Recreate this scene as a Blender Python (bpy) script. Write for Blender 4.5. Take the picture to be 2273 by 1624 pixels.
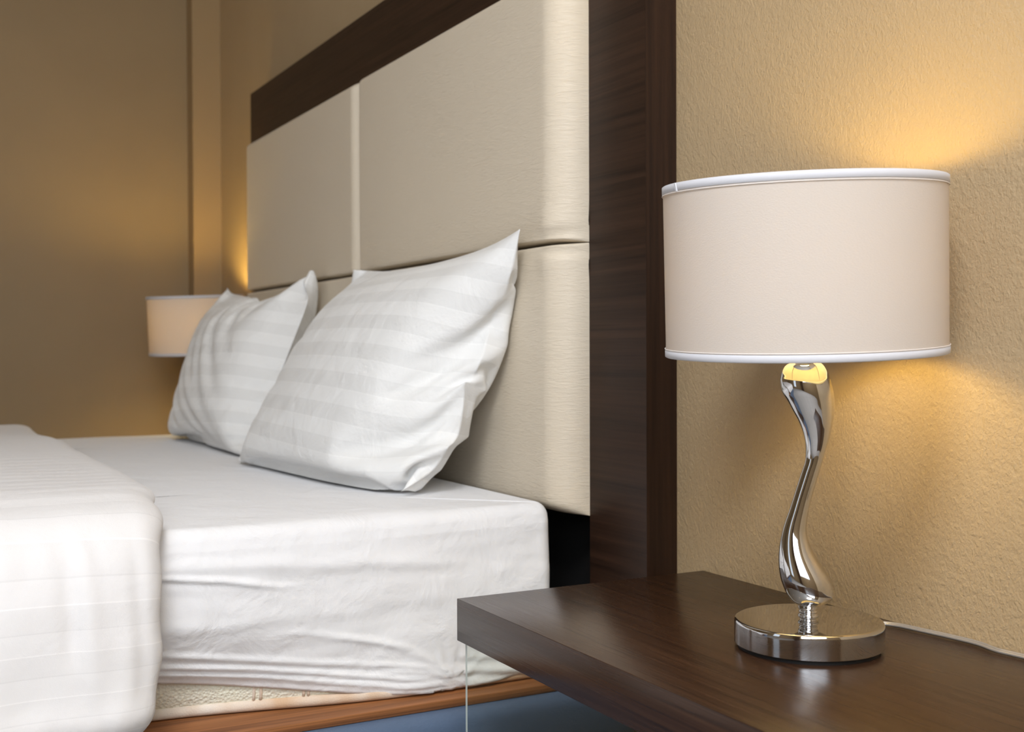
import bpy, bmesh, math, random
import numpy as np
from mathutils import Vector, Matrix, noise

for o in list(bpy.data.objects):
    bpy.data.objects.remove(o)
SC = bpy.context.scene
COL = SC.collection

# ------------------------------------------------------------------ camera
CZ = 0.8076
cam_d = bpy.data.cameras.new('camera')
cam = bpy.data.objects.new('camera', cam_d)
COL.objects.link(cam)
cam_d.sensor_fit = 'HORIZONTAL'
cam_d.sensor_width = 36.0
cam_d.lens = 36.0 * 2614.6 / 2273.0
R_ = Vector((0.46954919, 0.88289842, -0.00373469))
U_ = Vector((-0.01134309, 0.0102621, 0.999883))
F_ = Vector((-0.88283345, 0.46945189, -0.01483336))
m3 = Matrix((R_, U_, -F_)).transposed()
cam.matrix_world = Matrix.Translation((0, 0, CZ)) @ m3.to_4x4()
cam_d.dof.use_dof = True
cam_d.dof.focus_distance = 1.35
cam_d.dof.aperture_fstop = 7.5
cam_d.clip_start = 0.05
SC.camera = cam

# ------------------------------------------------------------------ colour management, world, window light
SC.view_settings.view_transform = 'Standard'
SC.view_settings.look = 'None'
SC.view_settings.gamma = 1.0
SC.view_settings.use_curve_mapping = False
SC.view_settings.exposure = 0.0

w = bpy.data.worlds.new('sky')
SC.world = w
w.use_nodes = True
wn = w.node_tree
bg = wn.nodes['Background']
bg.inputs[0].default_value = (0.80, 0.90, 1.0, 1)
bg.inputs[1].default_value = 1.2

ROOM = dict(x0=-4.018, x1=0.95, y0=-3.3, y1=0.9961, h=2.62)
WIN = dict(x0=-1.38, x1=-0.62, z0=0.30, z1=2.25)      # tall window opening in the wall opposite the headboard


def area_light(name, loc, rot, sx, sy, power, col):
    l = bpy.data.lights.new(name, 'AREA')
    l.shape = 'RECTANGLE'
    l.size = sx
    l.size_y = sy
    l.energy = power
    l.color = col
    o = bpy.data.objects.new(name, l)
    o.location = loc
    o.rotation_euler = rot
    COL.objects.link(o)
    return o


FILL_WIN = dict(y0=-1.75, y1=0.35, z0=1.15, z1=2.40)     # opening of the unseen window added in the right-hand wall for fill
# daylight entering by the window (panel lies in the opening, faces into the room, +y)
area_light('window_area_light', ((WIN['x0'] + WIN['x1']) / 2, ROOM['y0'] - 0.10, (WIN['z0'] + WIN['z1']) / 2),
           (math.radians(90), 0, math.radians(180)), WIN['x1'] - WIN['x0'], WIN['z1'] - WIN['z0'], 34.0, (0.86, 0.93, 1.0))


# frontal fill from the added, unseen right-hand window with a high sill (faces -x)
area_light('window_area_light', (ROOM['x1'] + 0.10, (FILL_WIN['y0'] + FILL_WIN['y1']) / 2, (FILL_WIN['z0'] + FILL_WIN['z1']) / 2),
           (0, math.radians(90), 0), FILL_WIN['z1'] - FILL_WIN['z0'], FILL_WIN['y1'] - FILL_WIN['y0'], 50.0, (0.87, 0.93, 1.0))


# ------------------------------------------------------------------ node helpers
def new_mat(name):
    m = bpy.data.materials.new(name)
    m.use_nodes = True
    nt = m.node_tree
    b = nt.nodes['Principled BSDF']
    return m, nt, b


def N(nt, t, **kw):
    n = nt.nodes.new(t)
    for k, v in kw.items():
        setattr(n, k, v)
    return n


def tex(nt, scale=(1, 1, 1), rot=(0, 0, 0), coord='Object'):
    tc = N(nt, 'ShaderNodeTexCoord')
    mp = N(nt, 'ShaderNodeMapping')
    mp.inputs['Scale'].default_value = scale
    mp.inputs['Rotation'].default_value = rot
    nt.links.new(tc.outputs[coord], mp.inputs['Vector'])
    return mp.outputs[0]


def noise_n(nt, vec, scale, detail=3, rough=0.5, dist=0.0):
    n = N(nt, 'ShaderNodeTexNoise')
    n.inputs['Scale'].default_value = scale
    n.inputs['Detail'].default_value = detail
    n.inputs['Roughness'].default_value = rough
    n.inputs['Distortion'].default_value = dist
    nt.links.new(vec, n.inputs['Vector'])
    return n.outputs['Fac']


def ramp(nt, fac, stops):
    r = N(nt, 'ShaderNodeValToRGB')
    e = r.color_ramp.elements
    e[0].position, e[0].color = stops[0][0], (*stops[0][1], 1)
    e[1].position, e[1].color = stops[-1][0], (*stops[-1][1], 1)
    for p, c in stops[1:-1]:
        k = e.new(p)
        k.color = (*c, 1)
    nt.links.new(fac, r.inputs[0])
    return r.outputs[0]


def bump(nt, b, h, dist, strength=1.0, prev=None):
    n = N(nt, 'ShaderNodeBump')
    n.inputs['Distance'].default_value = dist
    n.inputs['Strength'].default_value = strength
    nt.links.new(h, n.inputs['Height'])
    if prev:
        nt.links.new(prev, n.inputs['Normal'])
    nt.links.new(n.outputs[0], b.inputs['Normal'])
    return n.outputs[0]


def mth(nt, op, a, b=None, clamp=False):
    n = N(nt, 'ShaderNodeMath', operation=op)
    n.use_clamp = clamp
    for i, v in enumerate((a, b)):
        if v is None:
            continue
        if isinstance(v, (int, float)):
            n.inputs[i].default_value = v
        else:
            nt.links.new(v, n.inputs[i])
    return n.outputs[0]


def paint_mat(name, col, dark, bscale=300, bdist=0.0011):
    m, nt, b = new_mat(name)
    v = tex(nt)
    n0 = noise_n(nt, v, 5.0, 4)
    nt.links.new(ramp(nt, n0, [(0.3, dark), (0.7, col)]), b.inputs['Base Color'])
    b.inputs['Roughness'].default_value = 0.62
    b.inputs['Specular IOR Level'].default_value = 0.35
    v2 = tex(nt, rot=(0, 0.7, 0), scale=(1, 1, 0.75))
    n1 = noise_n(nt, v2, bscale, 4, 0.6, 0.15)
    n2 = noise_n(nt, v, bscale * 0.45, 2)
    s = mth(nt, 'ADD', n1, n2)
    bump(nt, b, s, bdist)
    return m


def plain_mat(name, col, rough=0.5, metal=0.0, spec=0.5):
    m, nt, b = new_mat(name)
    b.inputs['Base Color'].default_value = (*col, 1)
    b.inputs['Roughness'].default_value = rough
    b.inputs['Metallic'].default_value = metal
    b.inputs['Specular IOR Level'].default_value = spec
    return m


def wood_mat(name, scale, rot=(0, 0, 0), c0=(0.020, 0.009, 0.0055), c1=(0.060, 0.026, 0.013), rough=0.3, spec=0.5):
    m, nt, b = new_mat(name)
    v = tex(nt, scale, rot)
    n1 = noise_n(nt, v, 1.0, 6, 0.65, 0.35)
    nt.links.new(ramp(nt, n1, [(0.25, c0), (0.75, c1)]), b.inputs['Base Color'])
    n2 = noise_n(nt, tex(nt, tuple(s * 3.2 for s in scale), rot), 1.0, 3)
    rr = N(nt, 'ShaderNodeMapRange')
    rr.inputs['To Min'].default_value = rough - 0.05
    rr.inputs['To Max'].default_value = rough + 0.08
    nt.links.new(n2, rr.inputs['Value'])
    nt.links.new(rr.outputs[0], b.inputs['Roughness'])
    bump(nt, b, n2, 0.00012)
    b.inputs['Specular IOR Level'].default_value = spec
    return m


def fabric_mat(name, col, rough=0.85, stripe=None, seam_u=None, softk=6.0, bandk=-0.055):
    """white cotton; stripe = width of woven satin bands (metres along UV v)"""
    m, nt, b = new_mat(name)
    b.inputs['Roughness'].default_value = rough
    b.inputs['Specular IOR Level'].default_value = 0.25
    b.inputs['Sheen Weight'].default_value = 0.15
    b.inputs['Base Color'].default_value = (*col, 1)
    v = tex(nt)
    weave = noise_n(nt, v, 900, 2)
    soft = noise_n(nt, v, 14, 4, 0.55, 0.4)
    hgt = mth(nt, 'MULTIPLY', soft, softk)
    hgt = mth(nt, 'ADD', hgt, mth(nt, 'MULTIPLY', weave, 0.25))
    bump(nt, b, hgt, 0.0011)
    if stripe:
        tc = N(nt, 'ShaderNodeTexCoord')
        sp = N(nt, 'ShaderNodeSeparateXYZ')
        nt.links.new(tc.outputs['UV'], sp.inputs[0])
        ph = mth(nt, 'FRACT', mth(nt, 'DIVIDE', sp.outputs['Y'], 2 * stripe))
        band = mth(nt, 'GREATER_THAN', ph, 0.5)
        dk = mth(nt, 'LESS_THAN', ph, 0.03)
        lt = mth(nt, 'MULTIPLY', mth(nt, 'GREATER_THAN', ph, 0.5), mth(nt, 'LESS_THAN', ph, 0.53))
        f = mth(nt, 'ADD', 1.0, mth(nt, 'MULTIPLY', band, bandk))
        f = mth(nt, 'ADD', f, mth(nt, 'MULTIPLY', dk, -0.07))
        f = mth(nt, 'ADD', f, mth(nt, 'MULTIPLY', lt, 0.09))
        if seam_u is not None:
            d = mth(nt, 'ABSOLUTE', mth(nt, 'SUBTRACT', sp.outputs['X'], seam_u))
            ln = mth(nt, 'LESS_THAN', d, 0.0012)
            f = mth(nt, 'ADD', f, mth(nt, 'MULTIPLY', ln, 0.08))
        vm = N(nt, 'ShaderNodeVectorMath', operation='SCALE')
        vm.inputs[0].default_value = col
        nt.links.new(f, vm.inputs['Scale'])
        nt.links.new(vm.outputs[0], b.inputs['Base Color'])
        rg = mth(nt, 'ADD', rough, mth(nt, 'MULTIPLY', band, -0.30))
        nt.links.new(rg, b.inputs['Roughness'])
    return m


# ------------------------------------------------------------------ materials
M = {}
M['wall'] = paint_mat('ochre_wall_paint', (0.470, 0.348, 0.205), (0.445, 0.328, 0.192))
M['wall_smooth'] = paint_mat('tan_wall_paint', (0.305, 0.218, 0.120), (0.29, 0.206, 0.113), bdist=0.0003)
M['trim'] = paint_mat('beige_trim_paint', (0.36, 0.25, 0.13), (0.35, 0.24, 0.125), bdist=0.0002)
M['ceiling'] = plain_mat('ceiling_white', (0.82, 0.79, 0.74), 0.9)
M['floor'] = paint_mat('grey_carpet', (0.42, 0.40, 0.38), (0.36, 0.35, 0.34), bscale=400, bdist=0.002)
M['wood_x'] = wood_mat('wenge_laminate_lengthwise', (3.0, 190.0, 190.0), rot=(0, 0, 0.035), c0=(0.014, 0.0065, 0.004), c1=(0.056, 0.026, 0.013), rough=0.24, spec=0.28)
M['wood_face'] = wood_mat('wenge_laminate_crossgrain', (2.0, 60.0, 110.0), rot=(0, 0.2, 0),
                          c0=(0.012, 0.006, 0.004), c1=(0.048, 0.023, 0.0135), rough=0.38, spec=0.22)
M['wood_z'] = wood_mat('wenge_laminate_upright', (130.0, 95.0, 2.2), rot=(0, 0, 0),
                       c0=(0.010, 0.0045, 0.003), c1=(0.034, 0.015, 0.008), rough=0.42, spec=0.3)
M['plywood'] = wood_mat('orange_plywood', (60, 2.5, 420), c0=(0.10, 0.035, 0.012), c1=(0.42, 0.17, 0.06), rough=0.5)
M['black'] = plain_mat('black_rubber_and_hollow_shade', (0.006, 0.006, 0.006), 0.6)
M['sheet'] = fabric_mat('white_cotton_sheet', (0.80, 0.80, 0.815))
M['duvet'] = fabric_mat('white_striped_duvet_cotton', (0.755, 0.74, 0.738), stripe=0.0238, softk=3.0, bandk=-0.028)
M['pillow'] = fabric_mat('white_striped_pillow_cotton', (0.84, 0.84, 0.83), stripe=0.028, seam_u=0.13)
M['chrome'] = plain_mat('chrome', (0.62, 0.62, 0.63), 0.035, 1.0)
M['frame_white'] = plain_mat('window_frame_white', (0.8, 0.8, 0.8), 0.4)
M['vinyl'], nt, b = new_mat('slate_blue_vinyl')
b.inputs['Base Color'].default_value = (0.10, 0.145, 0.225, 1)
b.inputs['Roughness'].default_value = 0.42
bump(nt, b, noise_n(nt, tex(nt, (1, 1, 2.2)), 120, 4, 0.6, 0.8), 0.0008)

# cream leatherette
M['leather'], nt, b = new_mat('cream_leatherette')
b.inputs['Base Color'].default_value = (0.72, 0.63, 0.50, 1)
b.inputs['Roughness'].default_value = 0.46
b.inputs['Specular IOR Level'].default_value = 0.4
n1 = noise_n(nt, tex(nt, (45, 45, 260)), 1.0, 4, 0.62, 1.2)
n2 = noise_n(nt, tex(nt, (1, 1, 1)), 650, 2)
bump(nt, b, mth(nt, 'ADD', n1, mth(nt, 'MULTIPLY', n2, 0.2)), 0.0012)

# knitted mattress border
M['knit'], nt, b = new_mat('cream_knit_ticking')
b.inputs['Roughness'].default_value = 0.8
wv = tex(nt, (1, 1, 1))
vo = N(nt, 'ShaderNodeTexVoronoi')
vo.inputs['Scale'].default_value = 260
nt.links.new(wv, vo.inputs['Vector'])
nt.links.new(ramp(nt, noise_n(nt, wv, 9, 3), [(0.4, (0.80, 0.80, 0.66)), (0.62, (0.80, 0.77, 0.66))]), b.inputs['Base Color'])
bump(nt, b, vo.outputs['Distance'], 0.0015)
M['piping'], nt, b = new_mat('cream_binding_tape_with_brown_stain')
b.inputs['Roughness'].default_value = 0.8
nt.links.new(ramp(nt, noise_n(nt, tex(nt, (1, 6, 1)), 1.3, 3), [(0.45, (0.80, 0.74, 0.66)), (0.6, (0.62, 0.43, 0.28))]),
             b.inputs['Base Color'])
bump(nt, b, noise_n(nt, tex(nt, (1, 1, 1)), 500, 2), 0.0006)


def shade_mat():
    m = bpy.data.materials.new('ivory_lampshade_fabric')
    m.use_nodes = True
    nt = m.node_tree
    nt.nodes.clear()
    out = N(nt, 'ShaderNodeOutputMaterial')
    d = N(nt, 'ShaderNodeBsdfDiffuse')
    t = N(nt, 'ShaderNodeBsdfTranslucent')
    d.inputs[0].default_value = (0.625, 0.575, 0.525, 1)
    t.inputs[0].default_value = (0.78, 0.68, 0.62, 1)
    mx = N(nt, 'ShaderNodeMixShader')
    mx.inputs[0].default_value = 0.16
    nt.links.new(d.outputs[0], mx.inputs[1])
    nt.links.new(t.outputs[0], mx.inputs[2])
    v = tex(nt, (1, 1, 3))
    bp = N(nt, 'ShaderNodeBump')
    bp.inputs['Distance'].default_value = 0.0002
    nt.links.new(noise_n(nt, v, 500, 3), bp.inputs['Height'])
    nt.links.new(bp.outputs[0], d.inputs['Normal'])
    nt.links.new(mx.outputs[0], out.inputs[0])
    return m


M['shade'] = shade_mat()
M['tape'] = plain_mat('white_shade_trim_tape', (0.62, 0.62, 0.655), 0.8)
M['thread'] = plain_mat('pale_thread', (0.86, 0.80, 0.76), 0.8)
M['bulb'] = bpy.data.materials.new('warm_bulb')
M['bulb'].use_nodes = True
nt = M['bulb'].node_tree
b = nt.nodes['Principled BSDF']
b.inputs['Base Color'].default_value = (1, 0.9, 0.7, 1)
b.inputs['Emission Color'].default_value = (1.0, 0.71, 0.20, 1)
b.inputs['Emission Strength'].default_value = 58.0
M['bulb_strong'] = M['bulb'].copy()
M['bulb_strong'].node_tree.nodes['Principled BSDF'].inputs['Emission Strength'].default_value = 150.0
M['spot'] = bpy.data.materials.new('downlight_lens')
M['spot'].use_nodes = True
b = M['spot'].node_tree.nodes['Principled BSDF']
b.inputs['Emission Color'].default_value = (1.0, 0.75, 0.45, 1)
b.inputs['Emission Strength'].default_value = 14.0
M['fill_emitter'] = bpy.data.materials.new('fill_emitter_glow')  # glowing face of the added ceiling fill
M['fill_emitter'].use_nodes = True
b = M['fill_emitter'].node_tree.nodes['Principled BSDF']
b.inputs['Emission Color'].default_value = (0.95, 0.965, 1.0, 1)
b.inputs['Emission Strength'].default_value = 38.0
M['glass_edge'] = plain_mat('ground_glass_edge', (0.50, 0.56, 0.52), 0.3)
M['glass'], nt, b = new_mat('clear_green_tinted_glass')
b.inputs['Base Color'].default_value = (0.93, 0.98, 0.95, 1)
b.inputs['Roughness'].default_value = 0.0
b.inputs['Transmission Weight'].default_value = 1.0
b.inputs['IOR'].default_value = 1.45
M['cable'], nt, b = new_mat('clear_plastic_cable')
b.inputs['Base Color'].default_value = (0.36, 0.33, 0.30, 1)
b.inputs['Roughness'].default_value = 0.18
b.inputs['Metallic'].default_value = 0.35
M['door'] = wood_mat('brown_door_veneer', (40, 40, 2), c0=(0.06, 0.03, 0.018), c1=(0.12, 0.065, 0.035), rough=0.4)
M['curtain'] = plain_mat('grey_curtain', (0.32, 0.30, 0.28), 0.9)


# ------------------------------------------------------------------ mesh helpers
def mesh_obj(name, verts, faces, mat, parent=None, smooth=True, uvs=None, loc=None):
    me = bpy.data.meshes.new(name)
    me.from_pydata([tuple(float(c) for c in v) for v in verts], [], [tuple(int(i) for i in f) for f in faces])
    me.validate()
    if uvs is not None:
        uv = me.uv_layers.new(name='UVMap')
        for lp in me.loops:
            uv.data[lp.index].uv = uvs[lp.vertex_index]
    me.materials.append(mat)
    for p in me.polygons:
        p.use_smooth = smooth
    me.update()
    o = bpy.data.objects.new(name, me)
    COL.objects.link(o)
    if parent:
        o.parent = parent
    if loc:
        o.location = loc
    return o


def empty(name, loc):
    o = bpy.data.objects.new(name, None)
    o.empty_display_size = 0.05
    o.location = loc
    COL.objects.link(o)
    return o


def tag(o, label, cat, group=None):
    o['label'] = label
    o['category'] = cat
    if group:
        o['group'] = group
    return o


def struct(o):
    o['kind'] = 'structure'
    return o


def box(name, x0, x1, y0, y1, z0, z1, mat, parent=None, bev=0.0, seg=3):
    bm = bmesh.new()
    bmesh.ops.create_cube(bm, size=1.0)
    for v in bm.verts:
        v.co = Vector(((x0 + x1) / 2 + v.co.x * (x1 - x0), (y0 + y1) / 2 + v.co.y * (y1 - y0), (z0 + z1) / 2 + v.co.z * (z1 - z0)))
    if bev:
        bmesh.ops.bevel(bm, geom=list(bm.edges), offset=bev, segments=seg, profile=0.5, affect='EDGES')
    me = bpy.data.meshes.new(name)
    bm.to_mesh(me)
    bm.free()
    me.materials.append(mat)
    o = bpy.data.objects.new(name, me)
    COL.objects.link(o)
    if bev:
        for p in me.polygons:
            p.use_smooth = True
        try:
            me.set_sharp_from_angle(angle=math.radians(50))
        except Exception:
            pass
    if parent:
        o.parent = parent
    return o


def lathe(profile, seg=96, close=False):
    """profile: list of (r, z) -> verts, faces about z"""
    V, Fc = [], []
    n = len(profile)
    for r, z in profile:
        for k in range(seg):
            a = 2 * math.pi * k / seg
            V.append((r * math.cos(a), r * math.sin(a), z))
    rng = n if close else n - 1
    for i in range(rng):
        j = (i + 1) % n
        for k in range(seg):
            k2 = (k + 1) % seg
            Fc.append((i * seg + k, i * seg + k2, j * seg + k2, j * seg + k))
    return V, Fc


def cap(V, Fc, ring_start, seg, up=True):
    idx = list(range(ring_start, ring_start + seg))
    Fc.append(tuple(idx if up else idx[::-1]))


def catmull(pts, n):
    pts = np.array(pts, float)
    P = np.vstack([2 * pts[0] - pts[1], pts, 2 * pts[-1] - pts[-2]])
    out = []
    for i in range(1, len(P) - 2):
        for k in range(n):
            t = k / n
            a, b_, c, d = P[i - 1], P[i], P[i + 1], P[i + 2]
            out.append(0.5 * (2 * b_ + (c - a) * t + (2 * a - 5 * b_ + 4 * c - d) * t * t + (3 * b_ - a - 3 * c + d) * t ** 3))
    out.append(P[-2])
    return np.array(out)


def tube(pts, rad, seg=10, flat=1.0):
    pts = [Vector(p) for p in pts]
    V, Fc = [], []
    up = Vector((0, 0, 1))
    for i, p in enumerate(pts):
        d = (pts[min(i + 1, len(pts) - 1)] - pts[max(i - 1, 0)]).normalized()
        side = d.cross(up)
        if side.length < 1e-4:
            side = Vector((1, 0, 0))
        side.normalize()
        nn = side.cross(d).normalized()
        for k in range(seg):
            a = 2 * math.pi * k / seg
            V.append(p + side * (math.cos(a) * rad) + nn * (math.sin(a) * rad * flat))
    for i in range(len(pts) - 1):
        for k in range(seg):
            k2 = (k + 1) % seg
            Fc.append((i * seg + k, i * seg + k2, (i + 1) * seg + k2, (i + 1) * seg + k))
    Fc.append(tuple(range(seg))[::-1])
    Fc.append(tuple(range((len(pts) - 1) * seg, len(pts) * seg)))
    return V, Fc


def merge(parts):
    V, Fc = [], []
    for v, f in parts:
        o = len(V)
        V += list(v)
        Fc += [tuple(i + o for i in q) for q in f]
    return V, Fc


def subsurf(o, lv=1):
    s = o.modifiers.new('subsurf', 'SUBSURF')
    s.levels = lv
    s.render_levels = lv
    return o


def sstep(x, a, b_):
    t = np.clip((x - a) / (b_ - a), 0, 1)
    return t * t * (3 - 2 * t)


# ------------------------------------------------------------------ room shell
X0, X1, Y0, Y1, H = ROOM['x0'], ROOM['x1'], ROOM['y0'], ROOM['y1'], ROOM['h']
T = 0.12
struct(box('floor', X0 - T, X1 + T, Y0 - T, Y1 + T, -0.1, 0, M['floor']))
struct(box('ceiling', X0 - T, X1 + T, Y0 - T, Y1 + T, H, H + 0.1, M['ceiling']))
struct(box('wall_back', X0 - T, X1 + T, Y1, Y1 + T, 0, H, M['wall']))
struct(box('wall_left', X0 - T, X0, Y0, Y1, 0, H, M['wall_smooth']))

struct(box('trim_1', X0, -3.9393, 0.9037, Y1, 0, H, M['trim']))       # slim pilaster in the corner behind the far lamp
# wall opposite the headboard, with the window opening
bmw = bmesh.new()
for (a0, a1, c0, c1) in ((X0 - T, WIN['x0'], 0, H), (WIN['x1'], X1 + T, 0, H), (WIN['x0'], WIN['x1'], 0, WIN['z0']), (WIN['x0'], WIN['x1'], WIN['z1'], H)):
    r = bmesh.ops.create_cube(bmw, size=1.0)
    for v in r['verts']:
        v.co = Vector(((a0 + a1) / 2 + v.co.x * (a1 - a0), Y0 - T / 2 + v.co.y * T, (c0 + c1) / 2 + v.co.z * (c1 - c0)))
me = bpy.data.meshes.new('wall_front')
bmw.to_mesh(me)
bmw.free()
me.materials.append(M['wall_smooth'])
wr = bpy.data.objects.new('wall_front', me)
COL.objects.link(wr)
struct(wr)
bmw = bmesh.new()
for (a0, a1, c0, c1) in ((Y0, FILL_WIN['y0'], 0, H), (FILL_WIN['y1'], Y1, 0, H), (FILL_WIN['y0'], FILL_WIN['y1'], 0, FILL_WIN['z0']), (FILL_WIN['y0'], FILL_WIN['y1'], FILL_WIN['z1'], H)):
    r = bmesh.ops.create_cube(bmw, size=1.0)
    for v in r['verts']:
        v.co = Vector((X1 + T / 2 + v.co.x * T, (a0 + a1) / 2 + v.co.y * (a1 - a0), (c0 + c1) / 2 + v.co.z * (c1 - c0)))
me = bpy.data.meshes.new('wall_right')
bmw.to_mesh(me)
bmw.free()
me.materials.append(M['wall_smooth'])
wr = bpy.data.objects.new('wall_right', me)
COL.objects.link(wr)
struct(wr)
win = struct(empty('window_1', ((WIN['x0'] + WIN['x1']) / 2, Y0, WIN['z0'])))


def rel(o, parent):
    o.parent = parent
    o.matrix_parent_inverse = Matrix.Translation(-Vector(parent.location))
    return o


fr = []
for (a0, a1, c0, c1) in ((WIN['x0'], WIN['x1'], WIN['z0'], WIN['z0'] + 0.06), (WIN['x0'], WIN['x1'], WIN['z1'] - 0.06, WIN['z1']),
                         (WIN['x0'], WIN['x0'] + 0.06, WIN['z0'], WIN['z1']), (WIN['x1'] - 0.06, WIN['x1'], WIN['z0'], WIN['z1'])):
    bm = bmesh.new()
    bmesh.ops.create_cube(bm, size=1.0)
    vs = [((a0 + a1) / 2 + v.co.x * (a1 - a0), Y0 - 0.04 + v.co.y * 0.05, (c0 + c1) / 2 + v.co.z * (c1 - c0)) for v in bm.verts]
    fs = [tuple(v.index for v in f.verts) for f in bm.faces]
    bm.free()
    fr.append((vs, fs))
V, Fc = merge(fr)
rel(mesh_obj('window_frame', V, Fc, M['frame_white'], smooth=False), win)
fill_win = struct(empty('fill_window', (X1, (FILL_WIN['y0'] + FILL_WIN['y1']) / 2, FILL_WIN['z0'])))  # unseen window, added to carry the frontal fill
fr = []
for (a0, a1, c0, c1) in ((FILL_WIN['y0'], FILL_WIN['y1'], FILL_WIN['z0'], FILL_WIN['z0'] + 0.05), (FILL_WIN['y0'], FILL_WIN['y1'], FILL_WIN['z1'] - 0.05, FILL_WIN['z1']),
                         (FILL_WIN['y0'], FILL_WIN['y0'] + 0.05, FILL_WIN['z0'], FILL_WIN['z1']), (FILL_WIN['y1'] - 0.05, FILL_WIN['y1'], FILL_WIN['z0'], FILL_WIN['z1']),
                         (-0.73, -0.67, FILL_WIN['z0'], FILL_WIN['z1'])):
    bm = bmesh.new()
    bmesh.ops.create_cube(bm, size=1.0)
    vs = [(X1 + 0.04 + v.co.x * 0.05, (a0 + a1) / 2 + v.co.y * (a1 - a0), (c0 + c1) / 2 + v.co.z * (c1 - c0)) for v in bm.verts]
    fs = [tuple(v.index for v in f.verts) for f in bm.faces]
    bm.free()
    fr.append((vs, fs))
V, Fc = merge(fr)
rel(mesh_obj('window_frame', V, Fc, M['frame_white'], smooth=False), fill_win)
# a dark door in the right-hand wall
dr = struct(empty('door_1', (X1, -2.3, 0)))
rel(box('door_leaf', X1 - 0.04, X1, -2.75, -1.85, 0.01, 2.05, M['door'], bev=0.004), dr)
rel(box('door_handle', X1 - 0.09, X1 - 0.04, -1.98, -1.86, 1.0, 1.03, M['chrome'], bev=0.008), dr)

# ------------------------------------------------------------------ headboard
hb = empty('headboard', (-2.379, Y1, 0))
tag(hb, 'wall-mounted headboard of cream padded leatherette squares in a dark brown wood surround behind the pillows', 'headboard')
FX0, FX1, FY, FZ = -3.3855, -1.3721, 0.9434, 1.5486
PX0, PX1 = -3.2502, -1.5234
box('side_board', PX1, FX1 - 0.0015, FY, Y1 - 0.0005, 0.32, FZ, M['wood_face'])
box('side_board', FX0, PX0, FY, Y1 - 0.0005, 0.32, FZ, M['wood_face'])
box('top_board', PX0, PX1, FY, Y1 - 0.0005, 1.372, FZ, M['wood_face'])
box('edge_band', FX1 - 0.0015, FX1, FY, Y1 - 0.0005, 0.32, FZ, M['wood_z'])
box('back_board', PX0, PX1, Y1 - 0.012, Y1 - 0.0005, 0.32, 1.372, M['black'])  # black colour stands for the shade in the hollow behind the panels
for o in list(COL.objects):
    if o.name.split('.')[0] in ('side_board', 'top_board', 'edge_band', 'back_board'):
        rel(o, hb)


def panel(x0, x1, z0, z1, Rz0, Rz1, RxL, RxR, seed, pinch=None):
    """upholstered cushion facing -y, back at FY, front near 0.888"""
    D = 0.0551
    nx = 90
    nz = 60

    def axis(a0, a1, r0, r1, n):
        inner = np.linspace(a0 + r0, a1 - r1, n)
        e0 = a0 + r0 * (1 - np.cos(np.linspace(0, math.pi / 2, 14)[:-1]))
        e1 = a1 - r1 * (1 - np.cos(np.linspace(math.pi / 2, 0, 14)[1:]))
        return np.concatenate([e0, inner, e1])
    xs = axis(x0, x1, RxL, RxR, nx)
    zs = axis(z0, z1, Rz0, Rz1, nz)

    def prof(d, r):
        t = np.clip(d / r, 0, 1)
        return np.sqrt(np.clip(1 - (1 - t) ** 2, 0, 1))
    V = []
    for z in zs:
        for x in xs:
            hx = min(prof(x - x0, RxL), prof(x1 - x, RxR))
            hz = min(prof(z - z0, Rz0), prof(z1 - z, Rz1))
            hh = hx * hz
            y = FY - D * hh
            nn = noise.noise(Vector((x * 4 + seed, z * 4, 3.1))) * 0.0010
            y += nn * hh
            dx = 0
            if pinch:
                for (pz, s) in pinch:
                    dz = (z - pz) * s
                    dxx = x1 - x
                    if dz >= 0:
                        # folded gather where the hide wraps the corner
                        g = math.exp(-((dz - 0.010 - 0.10 * max(0, 0.055 - dxx)) / 0.006) ** 2) * math.exp(-(dxx / 0.055) ** 2)
                        y += 0.009 * g
                        g2 = math.exp(-((dz - 0.03) / 0.02) ** 2) * math.exp(-((dxx - 0.03) / 0.03) ** 2)
                        y -= 0.003 * g2
            V.append((x + dx, y, z))
    W = len(xs)
    Fc = [(j * W + i, j * W + i + 1, (j + 1) * W + i + 1, (j + 1) * W + i) for j in range(len(zs) - 1) for i in range(W - 1)]
    o = mesh_obj('padded_panel', V, Fc, M['leather'])
    return rel(o, hb)


XM = -2.372
ZS = 0.968
panel(XM, PX1, ZS + 0.0006, 1.389, 0.006, 0.022, 0.020, 0.046, 1.0, pinch=[(ZS, 1)])
panel(PX0, XM, ZS + 0.0006, 1.386, 0.006, 0.022, 0.020, 0.036, 5.0)
panel(XM, PX1, 0.553, ZS - 0.0006, 0.022, 0.006, 0.020, 0.046, 9.0, pinch=[(ZS, -1)])
panel(PX0, XM, 0.553, ZS - 0.0006, 0.022, 0.006, 0.020, 0.036, 13.0)

# ------------------------------------------------------------------ bed base
MZ0 = 0.3206      # underside of mattress
MZ1 = 0.580       # top of mattress
BX0, BX1, BY0, BY1 = -3.235, -1.517, -1.10, 0.874
bb = empty('bed_base', (-2.37, -0.1, 0))
tag(bb, 'slate blue vinyl-covered bed base with an orange plywood top under the mattress', 'bed base')
rel(box('plywood_top', BX0 - 0.03, -1.482, BY0 - 0.01, 0.935, 0.3080, MZ0 - 0.0005, M['plywood'], bev=0.001, seg=1), bb)
rel(box('upholstered_side', BX0 - 0.02, -1.462, BY0, 0.992, 0.0, 0.3078, M['vinyl'], bev=0.024, seg=6), bb)


# ------------------------------------------------------------------ mattress and fitted sheet
def recess(y, z):
    return 0.060 * (1 - sstep(y, 0.27, 0.66)) * (1 - sstep(z, MZ0, 0.47))


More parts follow.
